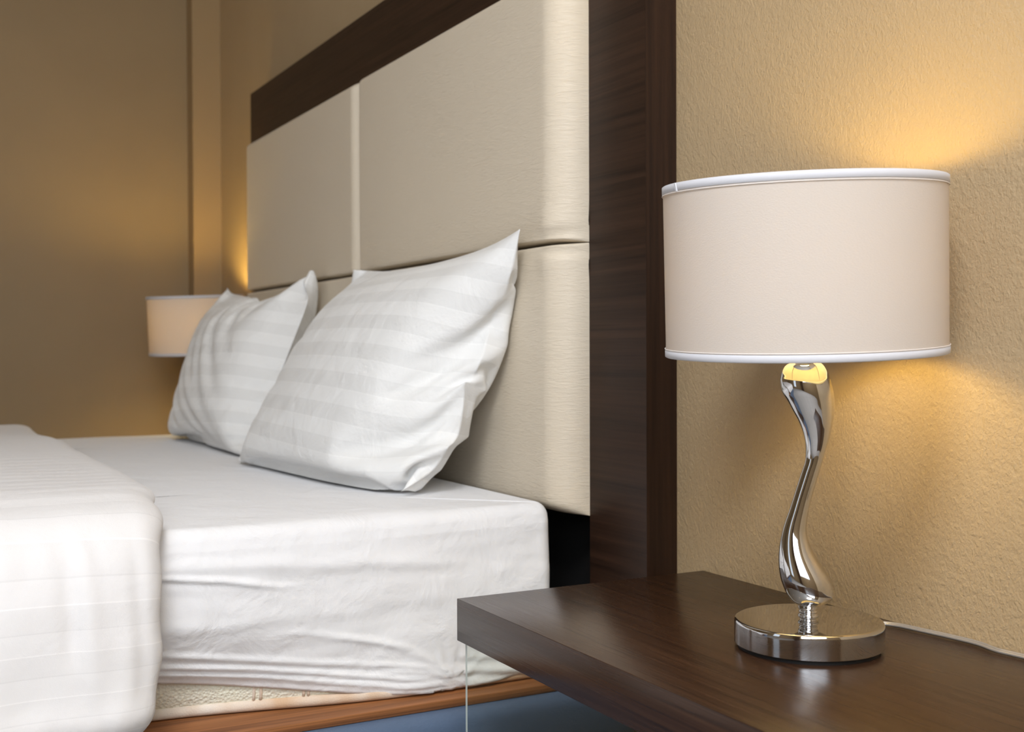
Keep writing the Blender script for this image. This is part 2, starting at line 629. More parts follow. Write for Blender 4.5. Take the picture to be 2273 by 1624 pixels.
def rrect(x0, x1, y0, y1, r, step_fine=0.006):
    """rounded rectangle outline (counter clockwise) with normals; fine on the near side (+x) for y > 0.2"""
    P = []
    ca = np.linspace(0, math.pi / 2, 10)

    def arc(cx, cy, a0):
        for a in ca:
            P.append((cx + r * math.cos(a0 + a), cy + r * math.sin(a0 + a), math.cos(a0 + a), math.sin(a0 + a)))
    # start bottom right going up the +x side
    arc(x1 - r, y0 + r, -math.pi / 2)
    for y in np.linspace(y0 + r, 0.2, 20)[1:]:
        P.append((x1, y, 1, 0))
    for y in np.arange(0.2 + step_fine, y1 - r, step_fine):
        P.append((x1, y, 1, 0))
    arc(x1 - r, y1 - r, 0)
    for x in np.linspace(x1 - r, x0 + r, 30)[1:-1]:
        P.append((x, y1, 0, 1))
    arc(x0 + r, y1 - r, math.pi / 2)
    for y in np.linspace(y1 - r, y0 + r, 30)[1:-1]:
        P.append((x0, y, -1, 0))
    arc(x0 + r, y0 + r, math.pi)
    for x in np.linspace(x0 + r, x1 - r, 30)[1:-1]:
        P.append((x, y0, 0, -1))
    return P


mt = empty('mattress', (-2.37, -0.1, MZ0))
tag(mt, 'cream knitted mattress edge with piped border showing below the fitted sheet', 'mattress')
P = rrect(BX0 + 0.008, BX1 - 0.008, BY0 + 0.008, BY1 - 0.008, 0.03)
zs = [MZ0 + 0.0005, MZ0 + 0.004] + list(np.linspace(MZ0 + 0.02, MZ1 - 0.04, 26)) + [MZ1 - 0.02, MZ1 - 0.010]
V = []
for z in zs:
    ins = 0.006 if z < MZ0 + 0.002 else 0.0
    ins += 0.014 if z > MZ1 - 0.015 else 0
    for (x, y, nx, ny) in P:
        bul = 0.006 * math.sin(min(1, max(0, (z - MZ0) / 0.05)) * math.pi)
        rc = recess(y, z) if nx > 0.5 else 0
        V.append((x - rc - nx * ins + nx * bul, y - ny * ins, z))
n = len(P)
Fc = [(j * n + i, j * n + (i + 1) % n, (j + 1) * n + (i + 1) % n, (j + 1) * n + i) for j in range(len(zs) - 1) for i in range(n)]
Fc.append(tuple(range(n))[::-1])
Fc.append(tuple(range((len(zs) - 1) * n, len(zs) * n)))
rel(mesh_obj('mattress_body', V, Fc, M['knit']), mt)
pp = []
for (x, y, nx, ny) in P:
    rc = recess(y, MZ0 + 0.01) if nx > 0.5 else 0
    pp.append((x - rc + nx * 0.003, y + ny * 0.003, MZ0 + 0.0085))
pp.append(pp[0])
V, Fc = tube(pp, 0.0080, 12)
rel(mesh_obj('piping', V, Fc, M['piping']), mt)
# upright ribs of the border vents
for yy in (0.432, 0.441, 0.497, 0.503):
    pts = [(BX1 - 0.008 - recess(yy, z) + 0.006 * math.sin(min(1, max(0, (z - MZ0) / 0.05)) * math.pi), yy, z) for z in np.linspace(MZ0 + 0.015, MZ0 + 0.06, 8)]
    V, Fc = tube(pts, 0.0022, 8)
    rel(mesh_obj('border_rib', V, Fc, M['piping']), mt)

HEM = np.array([(-1.2, .38), (.28, .380), (.296, .378), (.384, .364), (.505, .344), (.603, .329), (.657, .3245), (.706, .324), (.815, .330), (.9, .33)])


def ridge(y, z, line, wdt, amp, fade=0.03, sh=0.0):
    """signed fold along a polyline (y,z): gaussian ridge; sh shifts to give a lit and a shaded flank"""
    L = np.array(line)
    if y < L[0, 0] - fade or y > L[-1, 0] + fade:
        return 0.0
    zc = np.interp(y, L[:, 0], L[:, 1])
    e = 1.0
    if y > L[-1, 0] - fade * 1.5:
        e *= max(0, (L[-1, 0] + fade - y) / (2.5 * fade))
    if y < L[0, 0]:
        e *= max(0, (y - L[0, 0] + fade) / fade)
    d = z - zc
    if abs(d) > 4 * wdt:
        return 0.0
    return amp * e * math.exp(-(d / wdt) ** 2)


FOLDS = [
    ([(.20, .572), (.30, .557), (.36, .551)], .004, .0032),
    ([(.20, .530), (.307, .519), (.385, .509), (.46, .494)], .0035, .0050),
    ([(.20, .53), (.328, .531), (.445, .524), (.571, .517), (.70, .506)], .010, .0035),
    ([(.20, .455), (.34, .449), (.46, .446)], .012, .002),
    ([(.20, .424), (.299, .419), (.384, .404), (.506, .384), (.6, .371)], .0045, .0038),
    ([(.20, .410), (.296, .402), (.444, .381), (.636, .348), (.70, .343)], .0035, .0050),
    ([(.20, .400), (.296, .391), (.444, .370), (.636, .336), (.70, .336)], .0032, .0045),
    ([(.48, .43), (.60, .405), (.70, .352)], .005, .0020),
    ([(.55, .415), (.64, .392), (.70, .352)], .004, .0025),
    ([(.60, .372), (.66, .362), (.71, .350)], .0030, .0035),
    ([(.62, .360), (.66, .354), (.71, .345)], .0028, .0035),
]


def sheet_disp(y, z):
    if y < 0.15:
        return 0.0
    d = 0.0
    for ln, wd, am in FOLDS:
        d += ridge(y, z, ln, wd, am)
    # fan of gathers at the elasticated corner around (y .70, z .345)
    gy, gz = 0.706, 0.335
    dy, dz = y - gy, z - gz
    rr = math.hypot(dy, dz)
    if 0.004 < rr < 0.11 and dz > -0.02:
        a = math.atan2(dz, dy)
        am = math.exp(-(rr / 0.045) ** 2) * min(1, rr / 0.015)
        d += 0.0042 * am * math.sin(a * 17 + 1.5 * math.sin(a * 5 + rr * 40)) * (0.6 + 0.4 * math.sin(a * 9 + 2))
    # elastic ruffles near the hem at the head end
    zh = float(np.interp(y, HEM[:, 0], HEM[:, 1]))
    if y > 0.72:
        d += 0.0030 * math.sin((z - zh) * 330 + y * 60) * math.exp(-((z - zh) / 0.04) ** 2)
    d += 0.0022 * noise.noise(Vector((y * 6, z * 22, 2.0)))
    d += 0.0012 * noise.noise(Vector((y * 16, z * 60, 7.0)))
    return d


P = rrect(BX0, BX1, BY0, BY1, 0.020, 0.005)
n = len(P)
rings = []
Rr = 0.024
for ins, z in ((0.35, 0), (0.22, 0.0), (0.14, 0.0005), (0.09, 0.001), (0.06, 0.0010)):
    rings.append((ins, MZ1 + z - 0.001, None))
for a in np.linspace(0, math.pi / 2, 8):
    rings.append((Rr * (1 - math.sin(a)), MZ1 - Rr * (1 - math.cos(a)), None))
NS = 62
V = []
UVs = []
for ins, z, _ in rings:
    for (x, y, nx, ny) in P:
        xx = min(max(x - nx * ins, BX0 + ins), BX1 - ins)
        yy = min(max(y - ny * ins, BY0 + ins), BY1 - ins)
        zz = z
        if ins > 0.02:
            zz += 0.0022 * noise.noise(Vector((xx * 3.0, yy * 7, 0.5)))
        zz -= 0.004 * (1 - sstep(abs(yy - 0.55), 0.0, 0.5)) * (1 if nx > 0.5 else 0) * (1 - min(1, ins / 0.2))
        V.append((xx, yy, zz))
for k in range(1, NS + 1):
    t = k / NS
    for (x, y, nx, ny) in P:
        zh = float(np.interp(y, HEM[:, 0], HEM[:, 1])) if nx > 0.5 else 0.335
        zt = MZ1 - Rr
        if nx > 0.5:
            zt -= 0.004 * (1 - sstep(abs(y - 0.55), 0.0, 0.5))
        z = zt + (zh - zt) * t
        dd = sheet_disp(y, z) if nx > 0.3 else 0
        dd *= min(1, t * 12)
        bl = 0.005 * math.sin(t * math.pi)
        rc = recess(y, z) if nx > 0.5 else 0
        if nx > 0.5:
            bl += 0.0045 * float(sstep(y, 0.58, 0.68)) * (1 - float(sstep(z, 0.335, 0.39)))
        V.append((x + nx * (dd + bl + 0.0015) - rc, y + ny * (bl * 0.2), z))
# turn the hem under
last = len(V) - n
for (x, y, nx, ny), vv in zip(P, V[last:last + n]):
    V.append((vv[0] - nx * 0.004, vv[1] - ny * 0.004, vv[2] + 0.001))
NR = len(rings) + NS + 1
Fc = [(j * n + i, (j + 1) * n + i, (j + 1) * n + (i + 1) % n, j * n + (i + 1) % n) for j in range(NR - 1) for i in range(n)]
Fc.append(tuple(range(n)))
fs = mesh_obj('fitted_sheet', V, Fc, M['sheet'])
tag(fs, 'smooth white fitted sheet stretched over the mattress with creases at its elastic hem', 'bed sheet')


# ------------------------------------------------------------------ duvet
def duvet():
    path = [(-3.285, .37), (-3.285, .42), (-3.282, .48), (-3.275, .53), (-3.255, .57), (-3.215, .587)]
    path += [(x, .5865) for x in np.linspace(-3.15, -1.62, 40)]
    path += [(-1.57, .583), (-1.525, .570), (-1.497, .545), (-1.485, .51), (-1.480, .47), (-1.477, .43), (-1.475, .39), (-1.473, .343)]
    pc = catmull(path, 4)
    dl = np.r_[0, np.cumsum(np.hypot(*np.diff(pc, axis=0).T))]
    L = dl[-1]
    # fine sampling, denser at both hems
    s = np.concatenate([np.linspace(0, 0.05, 10)[:-1], np.linspace(0.05, L - 0.35, 110)[:-1], np.linspace(L - 0.35, L - 0.05, 60)[:-1],
                        L - 0.05 * (1 - np.sin(np.linspace(0, math.pi / 2, 14)))])
    px = np.interp(s, dl, pc[:, 0])
    pz = np.interp(s, dl, pc[:, 1])
    tx = np.gradient(px, s)
    tz = np.gradient(pz, s)
    ln = np.hypot(tx, tz)
    nx_, nz_ = -tz / ln, tx / ln
    # q: distance from the head edge
    q = np.concatenate([0.055 * (1 - np.cos(np.linspace(0, math.pi / 2, 16)))[:-1], np.linspace(0.055, 0.40, 60)[:-1], np.linspace(0.40, 1.40, 50)])
    up, dn, uv = [], [], []
    for i in range(len(s)):
        ss = s[i]
        se = L - ss
        side = float(sstep(ss, L - 0.27, L - 0.20))       # 0 on top, 1 on the near side
        t0 = 0.044 + 0.014 * side - 0.014 * float(sstep(0.9 - ss, 0, 0.6))
        ye = 0.322 - 0.020 * side + 0.003 * math.sin(ss * 9) * (1 - side)
        if side > 0:
            ye += side * (0.0035 * math.sin((se - 0.03) * 30.0) + 0.0015 * math.sin(se * 80))
        ye -= 0.026 * side * max(0, 1 - se / 0.25)
        ye -= 0.014 * math.exp(-((se - 0.28) / 0.045) ** 2)
        ye -= 0.016 * max(0, 1 - se / 0.035) ** 2
        ye -= 0.03 * max(0, 1 - ss / 0.045) ** 2
        es = min(se, ss) / 0.03
        hs = math.sqrt(max(0, 1 - max(0, 1 - es) ** 2))
        for qq in q:
            y = ye - qq
            hq = math.sqrt(max(0, 1 - max(0, 1 - qq / 0.045) ** 2))
            hh = hs * hq
            sv = Vector((ss * 5, y * 5, 0))
            w_ = 0.007 * noise.noise(Vector((ss * 2.2, y * 3.2, 4))) + 0.002 * noise.noise(Vector((ss * 7, y * 9, 9)))
            # folds hanging down the near side
            if side > 0:
                for (yc, wd, am, z0, z1) in ((0.185, .012, -.006, .10, .24), (0.205, .012, .003, .05, .25), (0.10, .03, .003, .0, .2), (0.262, .010, -.005, .05, .24), (0.165, .010, -.004, .0, .08), (0.215, .010, -.004, .0, .09)):
                    yy = yc + 0.10 * (0.12 - se) * 0.3
                    e = float(sstep(se, z0 - 0.02, z0 + 0.03) * (1 - sstep(se, z1 - 0.08, z1)))
                    w_ += am * e * math.exp(-((y - yy) / wd) ** 2) * side
                w_ += 0.006 * math.exp(-((se - 0.035) / 0.02) ** 2) * side + 0.003 * noise.noise(Vector((se * 10, y * 30, 1))) * side
            th = (t0 + w_)
            hu = th * 0.5 * (1 + hh)
            hd = t0 * 0.5 * (1 - hh)
            up.append((px[i] + nx_[i] * hu, y, pz[i] + nz_[i] * hu))
            dn.append((px[i] + nx_[i] * hd, y, pz[i] + nz_[i] * hd))
            uv.append((y, ss + 0.004 * noise.noise(Vector((ss * 3, y * 4, 0)))))
    a, b_ = len(s), len(q)
    V = up + dn
    off = len(up)
    Fc = []
    for i in range(a - 1):
        for j in range(b_ - 1):
            k = i * b_ + j
            Fc.append((k, k + b_, k + b_ + 1, k + 1))
            Fc.append((off + k, off + k + 1, off + k + b_ + 1, off + k + b_))
    # close far (foot) end
    for i in range(a - 1):
        k = i * b_ + b_ - 1
        Fc.append((k, k + b_, off + k + b_, off + k))
    o = mesh_obj('duvet', V, Fc, M['duvet'], uvs=uv + uv)
    bm = bmesh.new()
    bm.from_mesh(o.data)
    bmesh.ops.remove_doubles(bm, verts=bm.verts, dist=1e-5)
    bmesh.ops.recalc_face_normals(bm, faces=bm.faces)
    bm.to_mesh(o.data)
    bm.free()
    tag(o, 'thick white duvet with woven satin stripes folded back over the lower part of the bed', 'duvet')
    return o


duvet()


# ------------------------------------------------------------------ pillows (inflated cloth envelopes, relaxed numerically)
def pillow(name, BL, BR, TR, TL, Wd, Hd, seed, steps=260, press=1.0, pull=(), vt=0.0305, bendk=0.06):
    nu, nv = 72, 52
    rng = np.random.default_rng(seed)
    idx = np.zeros((2, nu, nv), int)
    c = 0
    for s_ in (0, 1):
        for i in range(nu):
            for j in range(nv):
                if s_ == 1 and (i in (0, nu - 1) or j in (0, nv - 1)):
                    idx[1, i, j] = idx[0, i, j]
                else:
                    idx[s_, i, j] = c
                    c += 1
    BL, BR, TR, TL = (np.array(p, float) for p in (BL, BR, TR, TL))
    u = np.linspace(0, 1, nu)[:, None, None]
    v = np.linspace(0, 1, nv)[None, :, None]
    base = (1 - u) * (1 - v) * BL + u * (1 - v) * BR + u * v * TR + (1 - u) * v * TL
    nrm = np.cross(BR - BL, TL - BL)
    nrm /= np.linalg.norm(nrm)            # points to -y / room side or wall side
    if nrm[1] > 0:
        nrm = -nrm
    X = np.zeros((c, 3))
    bul = np.sin(np.pi * u) * np.sin(np.pi * v) * 0.04
    X[idx[1].ravel()] = (base - nrm * bul).reshape(-1, 3)
    X[idx[0].ravel()] = (base + nrm * bul).reshape(-1, 3)
    X += rng.normal(0, 0.0006, X.shape)
    hu, hv = Wd / (nu - 1), Hd / (nv - 1)
    hd = math.hypot(hu, hv)
    sets = []
    for s_ in (0, 1):
        I = idx[s_]
        for k in (0, 1):
            sets.append((I[k:-1:2, :].ravel(), I[k + 1::2, :].ravel(), hu, 1.0))
            sets.append((I[:, k:-1:2].ravel(), I[:, k + 1::2].ravel(), hv, 1.0))
        for k in (0, 1):
            sets.append((I[k:-1:2, :-1].ravel(), I[k + 1::2, 1:].ravel(), hd, 0.06))
            sets.append((I[k:-1:2, 1:].ravel(), I[k + 1::2, :-1].ravel(), hd, 0.06))
        # bending
        for k in range(0, 3):
            sets.append((I[k:-2:3, :].ravel()[:0], I[k + 2::3, :].ravel()[:0], 2 * hu, 0.0))
    sets = [s for s in sets if len(s[0])]
    fixed = []
    for s in range(len(sets)):
        a, b_, l, k = sets[s]
        m = min(len(a), len(b_))
        fixed.append((a[:m], b_[:m], l, k))
    sets = fixed
    # bending sets: skip-2 distances, weak
    bend = []
    for s_ in (0, 1):
        I = idx[s_]
        for k in range(4):
            a = I[k:-2:4, :]
            b_ = I[k + 2::4, :][:a.shape[0]]
            bend.append((a[:b_.shape[0]].ravel(), b_.ravel(), 2 * hu))
            a = I[:, k:-2:4]
            b_ = I[:, k + 2::4][:, :a.shape[1]]
            bend.append((a[:, :b_.shape[1]].ravel(), b_.ravel(), 2 * hv))
    tris = []
    for s_ in (0, 1):
        I = idx[s_]
        a, b_, cc, d = I[:-1, :-1].ravel(), I[1:, :-1].ravel(), I[1:, 1:].ravel(), I[:-1, 1:].ravel()
        if s_ == 0:
            q4 = (a, b_, cc, d)
        else:
            q4 = (a, d, cc, b_)
        tris.append(np.stack(q4, 1))
    quads = np.vstack(tris)
    # make orientation outward: front sheet normal must point along nrm
    q0 = quads[: (nu - 1) * (nv - 1)]
    nn = np.cross(X[q0[:, 2]] - X[q0[:, 0]], X[q0[:, 3]] - X[q0[:, 1]]).mean(0)
    if nn @ nrm < 0:
        quads = quads[:, ::-1]
    uu = np.linspace(0, 1, nu)[:-1] + .5 / nu
    vv = np.linspace(0, 1, nv)[:-1] + .5 / nv
    wu = np.clip(np.minimum((uu - 0.02) / 0.05, (1.0 - uu) / 0.012), 0, 1)
    wv_ = np.clip(np.minimum(vv - 0.0, 1 - vv) / 0.05, 0, 1)
    pw = np.tile((wu[:, None] * wv_[None, :]).ravel(), 2)
    corners = [idx[0, 0, 0], idx[0, -1, 0], idx[0, -1, -1], idx[0, 0, -1]]
    targets = [BL, BR, TR, TL]
    pulls = [(idx[s_, int(round(a * (nu - 1))), int(round(b2 * (nv - 1)))], np.array(p, float), st) for (s_, a, b2, p, st) in pull]
    Vel = np.zeros_like(X)
    dt = 0.016
    Xp = X.copy()
    for st in range(steps):
        pr = press * min(1, (st + 10) / 60)
        q = quads
        nrmq = 0.5 * np.cross(X[q[:, 2]] - X[q[:, 0]], X[q[:, 3]] - X[q[:, 1]])
        vol = float((X[q[:, 0]] - X[0]) .ravel() @ nrmq.ravel()) / 3.0
        pr *= float(np.clip((vt - vol) / vt * 3.0, -0.5, 1.0))
        Fp = nrmq * (pw * pr)[:, None] * 0.25
        F = np.zeros_like(X)
        for k in range(4):
            for d in range(3):
                F[:, d] += np.bincount(q[:, k], Fp[:, d], minlength=c)
        area = hu * hv
        acc = F / area * 9.0
        acc[:, 2] -= 0.05
        Vel = np.clip((X - Xp) / dt * 0.90, -0.25, 0.25)
        Xp = X.copy()
        X = X + Vel * dt + acc * dt * dt
        for it in range(9):
            for (a, b_, l, k) in sets:
                d = X[b_] - X[a]
                ln = np.linalg.norm(d, axis=1)
                ln = np.maximum(ln, 1e-9)
                kk = np.where(ln > l, k, k * 0.14)
                cr = d * ((ln - l) / ln * 0.5 * kk)[:, None]
                X[a] += cr
                X[b_] -= cr
            if it % 3 == 0:
                for (a, b_, l) in bend:
                    d = X[b_] - X[a]
                    ln = np.maximum(np.linalg.norm(d, axis=1), 1e-9)
                    cr = d * (np.minimum(ln - l, 0) / ln * 0.5 * 0.03)[:, None]
                    X[a] += cr
                    X[b_] -= cr
            for ci, tg in zip(corners, targets):
                X[ci] = X[ci] * 0.4 + tg * 0.6
            for ci, tg, s2 in pulls:
                X[ci] = X[ci] * (1 - s2) + tg * s2
            X[:, 2] = np.maximum(X[:, 2], MZ1 + 0.003)
            X[:, 1] = np.minimum(X[:, 1], 0.8855)
        for s_ in (0, 1):                  # bending resistance of the cloth
            I = idx[s_]
            G = X[I]
            avg = 0.25 * (G[2:, 1:-1] + G[:-2, 1:-1] + G[1:-1, 2:] + G[1:-1, :-2])
            lap = avg - G[1:-1, 1:-1]
            X[I[1:-1, 1:-1].ravel()] += (lap * bendk).reshape(-1, 3)
        low = X[:, 2] < MZ1 + 0.0045
        Xp[low] = X[low] * 0.7 + Xp[low] * 0.3
    UV = np.zeros((c, 2))
    for s_ in (1, 0):
        UV[idx[s_].ravel(), 0] = (np.linspace(0, Wd, nu)[:, None] + np.zeros(nv)).ravel() + s_ * 2.0
        UV[idx[s_].ravel(), 1] = (np.linspace(0, Hd, nv)[None, :] + np.zeros((nu, 1))).ravel()
    o = mesh_obj(name, X, quads, M['pillow'], uvs=UV)
    # crisp sewn edge all round
    bset = set(idx[0, 0, :]) | set(idx[0, -1, :]) | set(idx[0, :, 0]) | set(idx[0, :, -1])
    cr = o.data.attributes.new('crease_edge', 'FLOAT', 'EDGE')
    for e in o.data.edges:
        a, b_ = e.vertices
        cr.data[e.index].value = 0.75 if (a in bset and b_ in bset) else 0.0
    subsurf(o, 2)
    return o


pl = pillow('pillow', (-2.335, .622, .587), (-1.680, .695, .587), (-1.592, .862, .992), (-2.29, .862, .965), .730, .51, 3,
            pull=[(1, .955, .80, (-1.640, .884, .905), .25), (1, .945, .62, (-1.662, .880, .815), .25), (1, .94, .45, (-1.690, .872, .735), .25),
                  (1, .94, .28, (-1.715, .845, .665), .25), (1, .945, .12, (-1.720, .79, .610), .2),
                  (0, 1.0, .44, (-1.652, .788, .762), .5), (0, 1.0, .22, (-1.628, .745, .655), .2)])
tag(pl, 'near white pillow with faint satin stripes propped against the headboard, one pointed corner up', 'pillow', 'pillows on the bed')
pl = pillow('pillow', (-3.085, .680, .587), (-2.43, .660, .587), (-2.575, .850, .975), (-3.150, .810, .975), .690, .490, 8)
tag(pl, 'far white pillow with faint satin stripes standing beside the distant lamp', 'pillow', 'pillows on the bed')


# ------------------------------------------------------------------ nightstands
def nightstand(x0, x1, label, zt=0.5):
    ns = empty('nightstand', ((x0 + x1) / 2, 0.81, 0))
    tag(ns, label, 'nightstand', 'bedside tables')
    y0, y1 = 0.6185, Y1 - 0.001
    for o in (box('table_top', x0, x1, y0, y1, zt - 0.0519, zt, M['wood_x'], bev=0.0008, seg=2),
              box('glass_leg', x0 + 0.0075, x0 + 0.0125, y0 + 0.008, y1 - 0.012, 0.0, zt - 0.0521, M['glass']),
              box('glass_leg', x1 - 0.0125, x1 - 0.0075, y0 + 0.008, y1 - 0.012, 0.0, zt - 0.0521, M['glass'])):
        rel(o, ns)
        if o.name.startswith('glass_leg'):
            o.data.materials.append(M['glass_edge'])
            for p in o.data.polygons:
                if abs(p.normal.x) < 0.5:
                    p.material_index = 1
    return ns


nightstand(-1.3105, -0.50, 'dark brown wood nightstand on clear glass legs in front, carrying the large chrome lamp')
nightstand(-3.93, -3.40, 'dark wood nightstand on the far side of the bed beneath the distant lamp', 0.4945)

# ------------------------------------------------------------------ table lamps
HR = Vector((0.67093109, 0.7415197, 0))        # horizontal direction in which the stem snakes
HD = Vector((-0.7415197, 0.67093109, 0))
STEM = [(-0.0035, 0.7911, 0.0164), (-0.004, 0.788, 0.0199), (-0.004, 0.7829, 0.0229), (-0.0037, 0.7777, 0.0245), (-0.0033, 0.7726, 0.0255), (-0.0012, 0.7624, 0.0257), (0.0023, 0.7522, 0.0232), (0.005, 0.742, 0.0205), (0.0073, 0.7318, 0.0172), (0.0083, 0.7215, 0.0142), (0.0082, 0.7113, 0.0117), (0.0069, 0.7011, 0.0098), (0.0052, 0.6908, 0.0089), (0.002, 0.6805, 0.0089), (-0.0011, 0.6701, 0.0091), (-0.0042, 0.6598, 0.0092), (-0.0072, 0.6494, 0.0094), (-0.0099, 0.6391, 0.0100), (-0.0125, 0.6287, 0.011), (-0.0142, 0.6183, 0.0123), (-0.0140, 0.608, 0.0145), (-0.0125, 0.5978, 0.0173), (-0.0095, 0.5876, 0.0207), (-0.0058, 0.5775, 0.0237), (-0.0023, 0.5673, 0.0252), (0.0006, 0.5572, 0.0242), (0.0018, 0.5511, 0.0218), (0.0016, 0.547, 0.0182), (0.0010, 0.5439, 0.0130)]


def make_lamp(loc, label):
    lp = empty('table_lamp', loc)
    tag(lp, label, 'lamp', 'chrome bedside lamps')
    Z = 0.5
    # heavy round foot
    r = 0.0752
    prof = [(0.0, .0035), (r - 0.004, .0035), (r - 0.0012, .0038), (r, .0048), (r, .0054), (r, .0150), (r, .0254), (r - 0.0001, .0262), (r - 0.0008, .0280), (r - 0.0022, .02875), (r - 0.0030, .0289), (r - 0.0045, .0289), (0.03, .0289), (0.0, .0289)]
    V, Fc = lathe(prof, 160)
    o = mesh_obj('base', V, Fc, M['chrome'], lp)
    o.data.set_sharp_from_angle(angle=math.radians(40))
    V, Fc = lathe([(0, 0), (r - 0.004, 0), (r - 0.004, .0036), (0, .0036)], 96)
    mesh_obj('base_pad', V, Fc, M['black'], lp, smooth=False)
    # turned neck between foot and stem
    nz = [(0.0086, .0289), (0.0082, .0300), (0.0098, .0308), (0.0106, .0325), (0.0098, .0343), (0.0082, .0350), (0.0088, .0356), (0.0096, .0370), (0.0088, .0382),
          (0.0084, .0386), (0.0098, .0392), (0.0103, .0415), (0.0103, .0450)]
    V, Fc = lathe(nz, 64)
    V = [(v[0] - 0.0003 * HR.x, v[1] - 0.0003 * HR.y, v[2]) for v in V]
    mesh_obj('neck_ring', V, Fc, M['chrome'], lp)
    # serpentine stem
    sl = [(-0.0030, .7955 + 0.0005, .0005), (-0.0030, .7952, .006), (-0.0032, .7938, .0115)] + STEM + [(0.0006, .5428, .0085), (0.0004, .5424, .0005)]
    sm = catmull(sl, 5)
    seg = 64
    V, Fc = [], []
    for off, z, rr in sm:
        rr = max(rr, 0.0004)
        for k in range(seg):
            a = 2 * math.pi * k / seg
            V.append((HR.x * off + rr * math.cos(a), HR.y * off + rr * math.sin(a), z - Z))
    for i in range(len(sm) - 1):
        for k in range(seg):
            k2 = (k + 1) % seg
            Fc.append((i * seg + k, (i + 1) * seg + k, (i + 1) * seg + k2, i * seg + k2))
    mesh_obj('stem', V, Fc, M['chrome'], lp)
    # cup and socket
    cxx, cyy = HR.x * -0.0045, HR.y * -0.0045
    V, Fc = lathe([(0.0092, .2945), (0.0098, .2900), (0.0112, .2868), (0.0108, .2850), (0.0094, .2838), (0.002, .2836)], 64)
    mesh_obj('cup_ring', [(v[0] + cxx, v[1] + cyy, v[2]) for v in V], Fc, M['chrome'], lp)
    V, Fc = lathe([(0.0001, .289), (0.0088, .289), (0.0088, .305), (0.0155, .309), (0.0170, .312), (0.0170, .350), (0.0001, .350)], 48)
    mesh_obj('socket', [(v[0] + cxx, v[1] + cyy, v[2]) for v in V], Fc, M['frame_white'], lp)
    pr = [(0.0001, .3500), (0.012, .3505), (0.0125, .360), (0.018, .372), (0.0255, .388), (0.0285, .402), (0.0265, .417), (0.019, .429), (0.009, .4345), (0.0001, .4355)]
    V, Fc = lathe(pr, 32)
    mesh_obj('bulb', [(v[0] + cxx, v[1] + cyy, v[2]) for v in V], Fc, M['bulb'], lp)
    # drum shade, leaning a touch
    RS = 0.1402
    zb, zt = 0.8017 - Z, 0.9743 - Z
    zp = 0.81 - Z
    tr, tp = 0.0114, 0.0555

    def tilt(V):
        out = []
        for x, y, z in V:
            p = Vector((x, y, 0))
            lx, ly, h = p.dot(HR), p.dot(HD), z - zp
            Xx = lx * math.cos(tr) - h * math.sin(tr)
            Hh = lx * math.sin(tr) + h * math.cos(tr)
            Yy = ly * math.cos(tp) - Hh * math.sin(tp)
            H2 = ly * math.sin(tp) + Hh * math.cos(tp)
            q = HR * (Xx - 0.0048) + HD * Yy
            out.append((q.x, q.y, zp + H2))
        return out
    sh = [(RS, zb), (RS, zt), (RS - 0.0006, zt), (RS - 0.0006, zb)]
    V, Fc = lathe(sh, 160, close=True)
    o = mesh_obj('lamp_shade', tilt(V), Fc, M['shade'], lp)
    o.data.set_sharp_from_angle(angle=math.radians(40))

    def band(z0, z1, ov):
        pf = [(RS + 0.0001, z0), (RS + 0.0010, z0 + 0.0006), (RS + 0.0010, z1 - 0.0006), (RS + 0.0001, z1), (RS - 0.0014, z1), (RS - 0.0016, z0)]
        return lathe(pf, 160, close=True)
    V, Fc = band(zt - 0.0072, zt + 0.0008, 0)
    tt = mesh_obj('trim_tape', tilt(V), Fc, M['tape'], lp)
    V, Fc = band(zb - 0.0008, zb + 0.0068, 0)
    mesh_obj('trim_tape', tilt(V), Fc, M['tape'], lp)
    # overlapping end of the tape, cut on the slant
    parts = []
    a0 = math.atan2(-HD.y, -HD.x) - 1.03
    V = []
    for k, (aa, zz) in enumerate(((a0, zt + .0006), (a0 + .02, zt + .0006), (a0 + 0.045, zt - .0078), (a0 + 0.025, zt - .0078))):
        for rr in (RS + 0.0008, RS + 0.0018):
            V.append((rr * math.cos(aa), rr * math.sin(aa), zz))
    Fc = [(0, 2, 4, 6), (1, 7, 5, 3), (0, 1, 3, 2), (2, 3, 5, 4), (4, 5, 7, 6), (6, 7, 1, 0)]
    mesh_obj('tape_end', tilt(V), Fc, M['tape'], lp, smooth=False)
    for zz in (zt - 0.0084, zb + 0.0078):
        V, Fc = lathe([(RS + 0.0009 + 0.0004 * math.cos(a), zz + 0.0005 * math.sin(a)) for a in np.linspace(0, 2 * math.pi, 7)[:-1]], 160, close=True)
        mesh_obj('stitching', tilt(V), Fc, M['thread'], lp)
    # spider: three spokes from the socket to the lower rim, ring around the socket
    for k in range(3):
        a = 0.4 + k * 2 * math.pi / 3
        p0 = Vector((cxx, cyy, .3075)) + Vector((math.cos(a), math.sin(a), 0)) * 0.0155
        p1 = Vector((cxx, cyy, 0)) + Vector((math.cos(a), math.sin(a), 0)) * (RS - 0.004)
        p1.z = zb + 0.012
        pts = [p0.lerp(p1, t) for t in np.linspace(0, 1, 4)]
        p1t = Vector(tilt([tuple(pts[-1])])[0])
        V, Fc = tube([p0, p0.lerp(p1t, 0.5), p1t], 0.0011, 8)
        mesh_obj('spoke', V, Fc, M['frame_white'], lp)
    return lp


LX, LY = -0.92235, 0.83455
lamp = make_lamp((LX, LY, 0.5), 'large chrome table lamp with serpentine stem and white drum shade on the near nightstand')
